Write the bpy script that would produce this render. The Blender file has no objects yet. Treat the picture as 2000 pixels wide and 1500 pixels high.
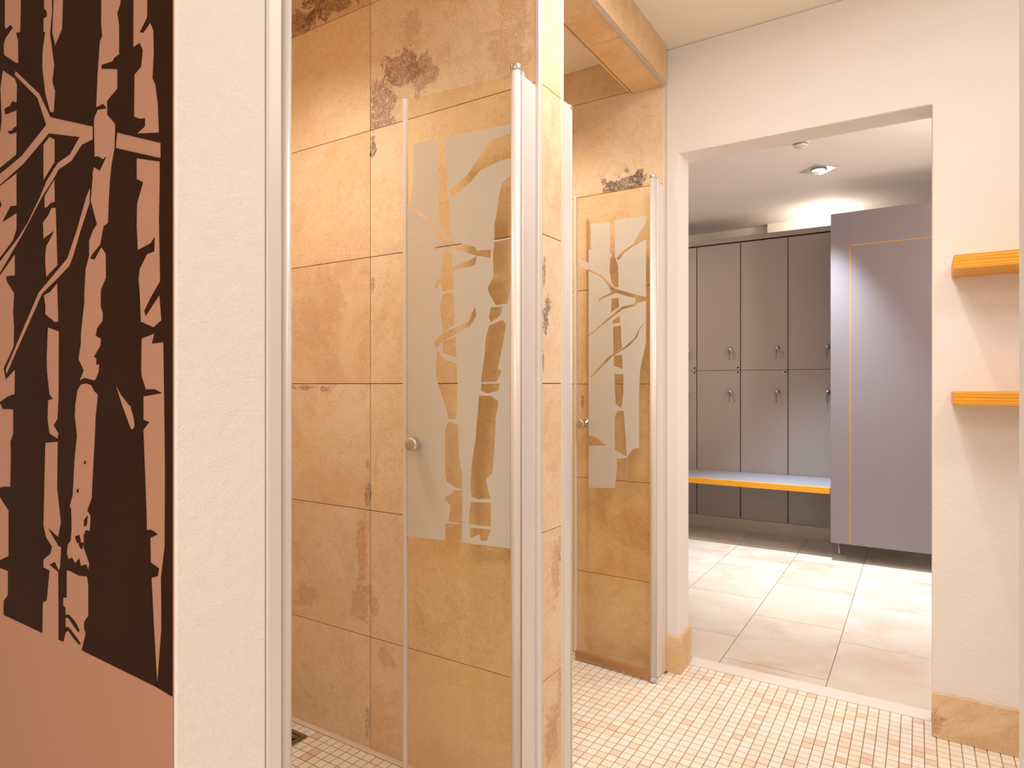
import bpy, bmesh, math, random
from mathutils import Vector, Matrix
from mathutils.geometry import delaunay_2d_cdt
R = math.radians
scn = bpy.context.scene
COL = scn.collection

# ------------------------------------------------------------------ camera
cam_d = bpy.data.cameras.new('camera'); cam = bpy.data.objects.new('camera', cam_d); COL.objects.link(cam)
cam_d.sensor_width = 36.0; cam_d.lens = 36.0*1255/2000; cam_d.shift_y = 0.001; cam_d.clip_start = 0.01
cam.location = (0, 0, 1.15); cam.rotation_euler = (R(90), 0, R(32.35))
scn.camera = cam

# ------------------------------------------------------------------ world, exposure
w = bpy.data.worlds.new('world'); scn.world = w; w.use_nodes = True
w.node_tree.nodes['Background'].inputs[0].default_value = (1, .85, .7, 1)
w.node_tree.nodes['Background'].inputs[1].default_value = 0.05
scn.view_settings.view_transform = 'Standard'; scn.view_settings.look = 'None'
scn.view_settings.gamma = 1; scn.view_settings.use_curve_mapping = False
scn.view_settings.exposure = 0.0

# ------------------------------------------------------------------ lights of the rooms (recessed ceiling lamps, plus added fill lights without fittings)
WARM = (1.0, .92, .82); WARM2 = (1.0, .93, .875); COOL = (.80, .90, 1.0)
def area(name, loc, size, power, col, rot=(0, 0, 0), spread=180):
    d = bpy.data.lights.new(name, 'AREA'); d.shape = 'DISK'; d.size = size; d.energy = power; d.color = col; d.spread = R(spread)
    o = bpy.data.objects.new(name, d); o.location = loc; o.rotation_euler = rot; COL.objects.link(o); return o
def spot(name, loc, power, col, ang, blend=.5, r=.03, rot=(0, 0, 0)):
    d = bpy.data.lights.new(name, 'SPOT'); d.energy = power; d.color = col; d.spot_size = R(ang); d.spot_blend = blend; d.shadow_soft_size = r
    o = bpy.data.objects.new(name, d); o.location = loc; o.rotation_euler = rot; COL.objects.link(o); return o
def point_fill(name, loc, power, col, r=.1):
    d = bpy.data.lights.new(name, 'POINT'); d.energy = power; d.color = col; d.shadow_soft_size = r
    o = bpy.data.objects.new(name, d); o.location = loc; COL.objects.link(o); return o
spot('corridor_lamp_light', (-.22, 1.98, 2.45), 30, WARM2, 88, 1, .02)
area('corridor_fill_light', (-.38, 1.50, 2.46), .5, 11.5, WARM2)  # added soft fill for walls and jamb, no fitting here
point_fill('corridor_point_fill', (.62, 1.35, 2.15), 11, WARM2, .12)  # added unseen point fill, lifts the corridor ceiling
area('entrance_fill_light', (-.2, -1.2, 2.46), .9, 44, WARM2)  # added fill behind the camera for mural, jamb and showers
spot('shower_lamp_light', (-1.60, .93, 2.47), 47, WARM, 128, 1, .05)
spot('shower_lamp_light', (-1.35, 1.98, 2.47), 42, WARM, 130, 1, .05)
area('changing_room_fill_light', (-2.1, 4.0, 2.46), .2, 16, (1, .82, .68))  # added warm fill for the lockers, no fitting here
point_fill('changing_room_point_fill', (.8, 3.5, 2.0), 40, (1, .84, .72), .1)  # added unseen point fill, lifts the changing room ceiling
spot('downlight_light', (-.53, 4.42, 2.47), 360, COOL, 66, 1, .025)

# ------------------------------------------------------------------ helpers
def tag(o, label=None, cat=None, group=None, kind=None):
    if label: o['label'] = label
    if cat: o['category'] = cat
    if group: o['group'] = group
    if kind: o['kind'] = kind
    return o
def thing(name, label, cat, loc=(0, 0, 0), rz=0, group=None):
    o = bpy.data.objects.new(name, None); o.empty_display_size = .05; COL.objects.link(o)
    o.location = loc; o.rotation_euler = (0, 0, rz)
    return tag(o, label, cat, group)
class MB:
    def __init__(s): s.v = []; s.f = []; s.mi = []; s.c = []; s.sm = []
    def poly(s, vs, faces, mi=0, col=(.5, .5, .5), smooth=False):
        b = len(s.v); s.v += [tuple(p) for p in vs]
        for f in faces:
            s.f.append(tuple(b+i for i in f)); s.mi.append(mi); s.c.append(col); s.sm.append(smooth)
        return s
    def box(s, x0, x1, y0, y1, z0, z1, mi=0, col=(.5, .5, .5)):
        return s.poly([(x0,y0,z0),(x1,y0,z0),(x1,y1,z0),(x0,y1,z0),(x0,y0,z1),(x1,y0,z1),(x1,y1,z1),(x0,y1,z1)],
            [(0,3,2,1),(4,5,6,7),(0,1,5,4),(1,2,6,5),(2,3,7,6),(3,0,4,7)], mi, col)
    def lathe(s, prof, axis='z', c=(0,0,0), n=32, mi=0, smooth=True, ax=None):
        # prof: (radius, height) pairs; rotates about the axis through c
        vs = []; fs = []
        A = Vector(ax) if ax else {'x':Vector((1,0,0)),'y':Vector((0,1,0)),'z':Vector((0,0,1))}[axis]
        A.normalize(); U = A.orthogonal().normalized(); V = A.cross(U); c = Vector(c)
        for r, h in prof:
            for k in range(n):
                a = 2*math.pi*k/n; vs.append(c + A*h + (U*math.cos(a) + V*math.sin(a))*r)
        for i in range(len(prof)-1):
            for k in range(n):
                fs.append((i*n+k, i*n+(k+1)%n, (i+1)*n+(k+1)%n, (i+1)*n+k))
        fs.append(tuple(range(n-1,-1,-1))); fs.append(tuple((len(prof)-1)*n+k for k in range(n)))
        return s.poly(vs, fs, mi, smooth=smooth)
    def tube(s, pts, r, n=10, mi=0):
        for a, b in zip(pts[:-1], pts[1:]):
            a, b = Vector(a), Vector(b); s.lathe([(r, 0), (r, (b-a).length)], c=a, n=n, ax=(b-a), mi=mi)
        return s
    def build(s, name, mats, parent=None, bevel=0, seg=2, attr=False):
        me = bpy.data.meshes.new(name); me.from_pydata(s.v, [], s.f); me.update()
        for m in (mats if isinstance(mats, (list, tuple)) else [mats]): me.materials.append(m)
        for p, mi, sm in zip(me.polygons, s.mi, s.sm): p.material_index = mi; p.use_smooth = sm
        if attr:
            a = me.color_attributes.new('tile', 'FLOAT_COLOR', 'CORNER')
            for p, c in zip(me.polygons, s.c):
                for li in p.loop_indices: a.data[li].color = (c[0], c[1], c[2], 1)
        o = bpy.data.objects.new(name, me); COL.objects.link(o)
        if parent: o.parent = parent
        if bevel:
            b = o.modifiers.new('bevel', 'BEVEL'); b.width = bevel; b.segments = seg; b.limit_method = 'ANGLE'; b.angle_limit = R(40)
        return o
def inside(x, y, P):
    c = False; j = len(P)-1
    for i in range(len(P)):
        xi, yi = P[i]; xj, yj = P[j]
        if (yi > y) != (yj > y) and x < (xj-xi)*(y-yi)/(yj-yi)+xi: c = not c
        j = i
    return c
def cut_sheet(outer, holes, keep, mapf, thick):
    """flat shape (outer minus holes plus keep) as a sheet of real thickness; mapf(u, v, t) -> xyz"""
    V = []; E = []
    for P in [outer]+holes+keep:
        b = len(V); V += [Vector(p) for p in P]; E += [(b+i, b+(i+1) % len(P)) for i in range(len(P))]
    vs, es, fs, _, _, _ = delaunay_2d_cdt(V, E, [], 0, 1e-5)
    out = []
    for f in fs:
        x = sum(vs[i][0] for i in f)/len(f); y = sum(vs[i][1] for i in f)/len(f)
        ok = inside(x, y, outer) and not any(inside(x, y, h) for h in holes)
        if ok or any(inside(x, y, k) for k in keep): out.append(f)
    n = len(vs); m = MB(); fac = list(out)+[tuple(n+i for i in reversed(f)) for f in out]
    cnt = {}
    for f in out:
        for i in range(len(f)):
            e = (f[i], f[(i+1) % len(f)]); cnt[e] = 1
    for a, b in list(cnt):
        if (b, a) not in cnt: fac.append((b, a, n+a, n+b))
    m.poly([mapf(v[0], v[1], 0) for v in vs]+[mapf(v[0], v[1], thick) for v in vs], fac)
    return m

# ------------------------------------------------------------------ materials
class NT:
    def __init__(s, name):
        s.m = bpy.data.materials.new(name); s.m.use_nodes = True; s.t = s.m.node_tree; s.t.nodes.clear()
        s.out = s.t.nodes.new('ShaderNodeOutputMaterial')
    def n(s, typ, ins=None, **kw):
        x = s.t.nodes.new('ShaderNode'+typ)
        for k, v in kw.items(): setattr(x, k, v)
        for k, v in (ins or {}).items(): s.set(x.inputs[k], v)
        return x
    def set(s, sock, v):
        if hasattr(v, 'is_output') or hasattr(v, 'links'): s.t.links.new(v, sock)
        else: sock.default_value = v
    def math(s, op, a, b=0.0, clamp=False):
        x = s.n('Math', operation=op, use_clamp=clamp); s.set(x.inputs[0], a); s.set(x.inputs[1], b); return x.outputs[0]
    def mix(s, f, a, b, mode='MIX'):
        x = s.n('Mix', data_type='RGBA', blend_type=mode); s.set(x.inputs[0], f); s.set(x.inputs[6], a); s.set(x.inputs[7], b); return x.outputs[2]
    def ramp(s, f, lo, hi):
        x = s.n('MapRange', clamp=True); s.set(x.inputs[0], f); x.inputs[1].default_value = lo; x.inputs[2].default_value = hi; return x.outputs[0]
    def noise(s, vec, scale, detail=4, rough=.55, dist=0):
        x = s.n('TexNoise', {'Scale': scale, 'Detail': detail, 'Roughness': rough, 'Distortion': dist}); s.set(x.inputs['Vector'], vec); return x.outputs[0]
    def pos(s): return s.n('TexCoord').outputs['Object']
    def bsdf(s, col, rough=.5, metal=0, bump=None, bs=.2, bd=.002, spec=.5, **kw):
        p = s.n('BsdfPrincipled'); s.set(p.inputs['Base Color'], col); s.set(p.inputs['Roughness'], rough); s.set(p.inputs['Metallic'], metal)
        p.inputs['Specular IOR Level'].default_value = spec
        if bump is not None:
            b = s.n('Bump', {'Strength': bs, 'Distance': bd}); s.set(b.inputs['Height'], bump); s.t.links.new(b.outputs[0], p.inputs['Normal'])
        s.t.links.new(p.outputs[0], s.out.inputs[0]); return p
def C(r, g, b): return (r, g, b, 1)
def sRGB(r, g, b):
    f = lambda c: (c/255/12.92 if c/255 <= .04045 else ((c/255+.055)/1.055)**2.4)
    return (f(r), f(g), f(b), 1)

def plaster(name, col, bump=1.0):
    t = NT(name); p = t.pos()
    n1 = t.noise(p, 260, 3, .6); n2 = t.noise(p, 45, 4, .6); big = t.noise(p, 2.2, 3)
    c = t.mix(t.ramp(big, .3, .7), col, tuple(x*.965 for x in col[:3])+(1,))
    h = t.math('ADD', t.math('MULTIPLY', n2, .8), t.math('MULTIPLY', n1, .4))
    t.bsdf(c, .85, 0, h, .6*bump, .004, .25); return t.m
M = {}
M['plaster'] = plaster('white_plaster', C(.875, .815, .775))
M['ceiling'] = plaster('ceiling_paint', C(.95, .88, .78), .2)
M['ceiling_grey'] = plaster('changing_room_ceiling_paint', C(.92, .87, .84), .2)
M['terracotta'] = plaster('terracotta_paint', C(.46, .23, .148), .25)
M['outer'] = plaster('outer_wall_paint', C(.90, .85, .79), .3)

def brown():
    t = NT('dark_brown_wall_paint'); p = t.pos()
    n = t.noise(p, 300, 3); s = t.ramp(t.noise(p, 6, 4), .3, .8)
    t.bsdf(t.mix(s, C(.024, .0070, .0018), C(.032, .010, .003)), .6, 0, n, .12, .001, .08); return t.m
M['brown'] = brown()

def sandstone(name, stains=(), plane='y', base=None):
    """honed sandstone tiles: every tile has its own tone and grain (attribute 'tile'), stains have their own places"""
    t = NT(name); P = t.pos(); a = t.n('Attribute', attribute_name='tile')
    sep = t.n('SeparateColor'); t.t.links.new(a.outputs['Color'], sep.inputs[0])
    rnd, tone, pink = sep.outputs
    off = t.n('CombineXYZ'); 
    for i in range(3): t.set(off.inputs[i], t.math('MULTIPLY', rnd, (37.0, 91.0, 53.0)[i]))
    v = t.n('VectorMath', operation='ADD'); t.t.links.new(P, v.inputs[0]); t.t.links.new(off.outputs[0], v.inputs[1]); v = v.outputs[0]
    big = t.ramp(t.noise(v, 2.3, 5, .6, .6), .32, .68)
    mid = t.ramp(t.noise(v, 6.5, 6, .65, .3), .35, .7)
    f1 = t.noise(v, 130, 5, .7); f2 = t.noise(v, 34, 6, .7)
    light, orange, deep, rose = (base or (C(.86, .70, .50), C(.79, .55, .31), C(.67, .385, .17), C(.71, .50, .38)))
    k = t.math('ADD', t.math('MULTIPLY', big, .45), t.math('MULTIPLY', t.math('SUBTRACT', tone, .2), .9), True)
    c = t.mix(k, light, orange)
    c = t.mix(t.math('MULTIPLY', t.ramp(tone, .5, 1.0), t.math('ADD', t.math('MULTIPLY', mid, .6), .3)), c, deep)
    c = t.mix(t.math('MULTIPLY', pink, t.ramp(t.noise(v, 3.6, 5, .65, .4), .35, .62)), c, rose)
    c = t.mix(t.math('MULTIPLY', t.ramp(f2, .48, .72), .45), c, deep)
    c = t.mix(t.math('MULTIPLY', t.ramp(f1, .5, .7), .36), c, C(.50, .27, .12))
    c = t.mix(t.math('MULTIPLY', t.ramp(f1, .48, .28), .32), c, C(.93, .76, .55))
    c = t.mix(t.math('MULTIPLY', t.ramp(t.noise(v, 3.1, 6, .68, .8), .50, .66), .38), c, C(.80, .50, .17))
    c = t.mix(t.math('MULTIPLY', t.ramp(t.noise(v, 4.3, 6, .7, 1.2), .52, .64), .32), c, C(.62, .36, .20))
    c = t.mix(t.math('MULTIPLY', t.ramp(t.noise(v, 2.7, 6, .7, 1.0), .50, .40), .35), c, C(.90, .75, .54))
    for st in stains:
        (sx, sz, rx, rz, dark) = st[:5]
        s = t.n('SeparateXYZ'); t.t.links.new(P, s.inputs[0])
        A = s.outputs[0] if plane == 'y' else s.outputs[1]
        dx = t.math('DIVIDE', t.math('SUBTRACT', A, sx), rx); dz = t.math('DIVIDE', t.math('SUBTRACT', s.outputs[2], sz), rz)
        d = t.math('SQRT', t.math('ADD', t.math('MULTIPLY', dx, dx), t.math('MULTIPLY', dz, dz)))
        m = t.math('MULTIPLY', t.math('SUBTRACT', 1.0, d), 1.0)
        m = t.math('ADD', m, t.math('MULTIPLY', t.math('SUBTRACT', t.noise(P, 13, 7, .75, 1.0), .5), 3.2))
        m = t.math('MULTIPLY', t.ramp(m, .28, .40), t.ramp(d, 1.5, 1.0)); 
        sp = t.ramp(t.noise(P, 120, 3, .7, 1.5), .36, .56)
        m = t.math('MULTIPLY', m, t.math('ADD', t.math('MULTIPLY', sp, .7), .12))
        m = t.math('MULTIPLY', m, dark)
        if len(st) > 6: m = t.math('MULTIPLY', m, t.math('MULTIPLY', t.math('GREATER_THAN', A, st[6][0]), t.math('GREATER_THAN', s.outputs[2], st[6][1])))
        c = t.mix(m, c, C(*st[5]) if len(st) > 5 else C(.22, .115, .10))
    t.bsdf(c, .5, 0, t.math('ADD', f1, t.math('MULTIPLY', t.noise(v, 180, 3), .7)), .35, .0025, .4)
    return t.m
M['grout'] = (lambda t: (t.bsdf(t.mix(t.ramp(t.noise(t.pos(), 90, 3), .3, .7), C(.40, .26, .15), C(.30, .18, .10)), .9), t.m)[1])(NT('sandstone_grout'))
M['grout_light'] = (lambda t: (t.bsdf(t.mix(t.ramp(t.noise(t.pos(), 90, 3), .3, .7), C(.42, .28, .17), C(.52, .38, .25)), .9), t.m)[1])(NT('mosaic_grout'))
M['grout_grey'] = (lambda t: (t.bsdf(t.mix(t.ramp(t.noise(t.pos(), 90, 3), .3, .7), C(.36, .30, .25), C(.30, .25, .21)), .9), t.m)[1])(NT('floor_grout'))

def mosaic():
    t = NT('marble_mosaic'); P = t.pos(); a = t.n('Attribute', attribute_name='tile')
    sep = t.n('SeparateColor'); t.t.links.new(a.outputs['Color'], sep.inputs[0]); rnd, tone, pink = sep.outputs
    off = t.n('CombineXYZ')
    for i in range(3): t.set(off.inputs[i], t.math('MULTIPLY', rnd, (37.0, 91.0, 53.0)[i]))
    v = t.n('VectorMath', operation='ADD'); t.t.links.new(P, v.inputs[0]); t.t.links.new(off.outputs[0], v.inputs[1]); v = v.outputs[0]
    c = t.mix(tone, C(.90, .85, .77), C(.88, .77, .62))
    c = t.mix(pink, c, C(.78, .54, .40))
    c = t.mix(t.math('MULTIPLY', t.ramp(t.noise(v, 45, 4, .6, .8), .45, .7), .35), c, C(.88, .79, .66))
    t.bsdf(c, .42, 0, t.noise(v, 120, 3), .12, .001, .45); return t.m
M['mosaic'] = mosaic()

def floorstone():
    t = NT('pale_limestone_floor'); P = t.pos(); a = t.n('Attribute', attribute_name='tile')
    sep = t.n('SeparateColor'); t.t.links.new(a.outputs['Color'], sep.inputs[0]); rnd, tone, pink = sep.outputs
    off = t.n('CombineXYZ')
    for i in range(3): t.set(off.inputs[i], t.math('MULTIPLY', rnd, (37.0, 91.0, 53.0)[i]))
    v = t.n('VectorMath', operation='ADD'); t.t.links.new(P, v.inputs[0]); t.t.links.new(off.outputs[0], v.inputs[1]); v = v.outputs[0]
    c = t.mix(tone, C(.70, .67, .62), C(.70, .60, .47))
    c = t.mix(t.math('MULTIPLY', t.ramp(t.noise(v, 4, 5, .6, .6), .45, .72), t.math('ADD', .25, t.math('MULTIPLY', pink, .6))), c, C(.58, .38, .24))
    f = t.noise(v, 60, 4, .7)
    c = t.mix(t.math('MULTIPLY', t.ramp(f, .55, .8), .25), c, C(.45, .33, .22))
    t.bsdf(c, .4, 0, f, .12, .001, .45); return t.m
M['floorstone'] = floorstone()
def simple(name, col, rough, metal=0, nscale=0, bs=.1, spec=.5, streak=False, var=.93):
    t = NT(name); p = t.pos()
    if streak:
        mp = t.n('Mapping'); t.t.links.new(p, mp.inputs[0]); mp.inputs['Scale'].default_value = streak; p = mp.outputs[0]
    n = t.noise(p, nscale or 60, 4)
    c = t.mix(t.ramp(n, .3, .7), col, tuple(x*var for x in col[:3])+(1,))
    t.bsdf(c, rough, metal, n, bs, .0006, spec); return t.m
M['white_alu'] = simple('white_coated_aluminium', C(.76, .70, .665), .34, .15, 200, .01, var=.985)
M['alu'] = simple('brushed_aluminium', C(.62, .60, .58), .32, .9, 60, .08, streak=(1, 1, .02))
M['steel'] = simple('brushed_steel', C(.55, .54, .53), .28, 1.0, 90, .08)
M['dark_steel'] = simple('dull_steel', C(.30, .26, .24), .42, .9, 90, .1)
M['rubber'] = simple('dark_rubber_seal', C(.05, .035, .03), .6)
M['pale_floor'] = simple('pale_mosaic_floor', C(.90, .83, .74), .5, 0, 30, .05)
M['marble'] = simple('white_marble_sill', C(.86, .81, .77), .3, 0, 7, .03)
M['laminate'] = simple('warm_grey_laminate', C(.36, .31, .28), .42, 0, 160, .05, .4, var=.98)
M['laminate_blue'] = simple('pale_grey_laminate', C(.225, .195, .21), .40, 0, 160, .05, .45, var=.98)
M['bench_top'] = simple('blue_grey_bench_laminate', C(.30, .30, .345), .42, 0, 160, .05)
M['gap'] = simple('dark_joint', C(.035, .02, .015), .8)
M['plinth'] = simple('brushed_plinth', C(.50, .44, .37), .5, .2, 12, .1)
M['plastic'] = simple('white_plastic', C(.78, .75, .70), .45)
M['silicone'] = simple('white_silicone', C(.80, .68, .57), .5)
M['black'] = simple('black_hole', C(.012, .01, .01), .9)
def pine(name='pine_wood', bright=1.0):
    t = NT(name); p = t.pos()
    mp = t.n('Mapping'); t.t.links.new(p, mp.inputs[0]); mp.inputs['Scale'].default_value = (1.2, 9, 16); q = mp.outputs[0]
    wv = t.n('TexWave', {'Scale': 2.2, 'Distortion': 3.5, 'Detail': 3.0, 'Detail Scale': 1.4}, wave_type='BANDS', bands_direction='Z'); t.t.links.new(q, wv.inputs['Vector'])
    g = t.noise(q, 14, 4, .6, .4)
    c = t.mix(t.ramp(wv.outputs[0], .1, .9), C(.84*bright, .41*bright, .035), C(.70*bright, .28*bright, .012))
    c = t.mix(t.math('MULTIPLY', t.ramp(g, .5, .75), .4), c, C(.50, .16, .02))
    vo = t.n('TexVoronoi', {'Scale': 4.2}); mp2 = t.n('Mapping'); t.t.links.new(p, mp2.inputs[0]); mp2.inputs['Scale'].default_value = (.9, 1.5, 1.6); t.t.links.new(mp2.outputs[0], vo.inputs['Vector'])
    c = t.mix(t.math('MULTIPLY', t.ramp(vo.outputs['Distance'], .075, .045), .8), c, C(.30, .07, .012))
    t.bsdf(c, .4, 0, g, .06, .001, .4); return t.m
M['pine'] = pine()
def emit(name, col, s):
    t = NT(name); e = t.n('Emission', {'Color': col, 'Strength': s}); t.t.links.new(e.outputs[0], t.out.inputs[0]); return t.m
M['lamp_cool'] = emit('cool_lamp_glow', C(.88, .94, 1), 14)
M['lamp_warm'] = emit('warm_lamp_glow', C(1, .84, .66), 10)
def glass():
    t = NT('bronze_tinted_glass')
    tr = t.n('BsdfTransparent', {'Color': C(.975, .945, .87)}); gl = t.n('BsdfGlossy', {'Color': C(1, .97, .93), 'Roughness': .02})
    fr = t.n('Fresnel', {'IOR': 1.5}); mx = t.n('MixShader'); 
    ge = t.n('NewGeometry'); t.t.links.new(t.math('MULTIPLY', fr.outputs[0], t.math('SUBTRACT', 1.0, ge.outputs['Backfacing'])), mx.inputs[0]); t.t.links.new(tr.outputs[0], mx.inputs[1]); t.t.links.new(gl.outputs[0], mx.inputs[2])
    t.t.links.new(mx.outputs[0], t.out.inputs[0]); return t.m
M['glass'] = glass()
def frost():
    t = NT('frosted_film')
    n = t.noise(t.pos(), 1.6, 2)
    df = t.n('BsdfDiffuse', {'Color': C(.83, .82, .78)}); tl = t.n('BsdfTranslucent', {'Color': C(.88, .87, .83)})
    m1 = t.n('MixShader', {0: .4}); t.t.links.new(df.outputs[0], m1.inputs[1]); t.t.links.new(tl.outputs[0], m1.inputs[2])
    tr = t.n('BsdfTransparent', {'Color': C(.95, .9, .82)})
    m2 = t.n('MixShader', {0: .33}); t.t.links.new(m1.outputs[0], m2.inputs[1]); t.t.links.new(tr.outputs[0], m2.inputs[2])
    t.t.links.new(m2.outputs[0], t.out.inputs[0]); return t.m
M['frost'] = frost()

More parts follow.
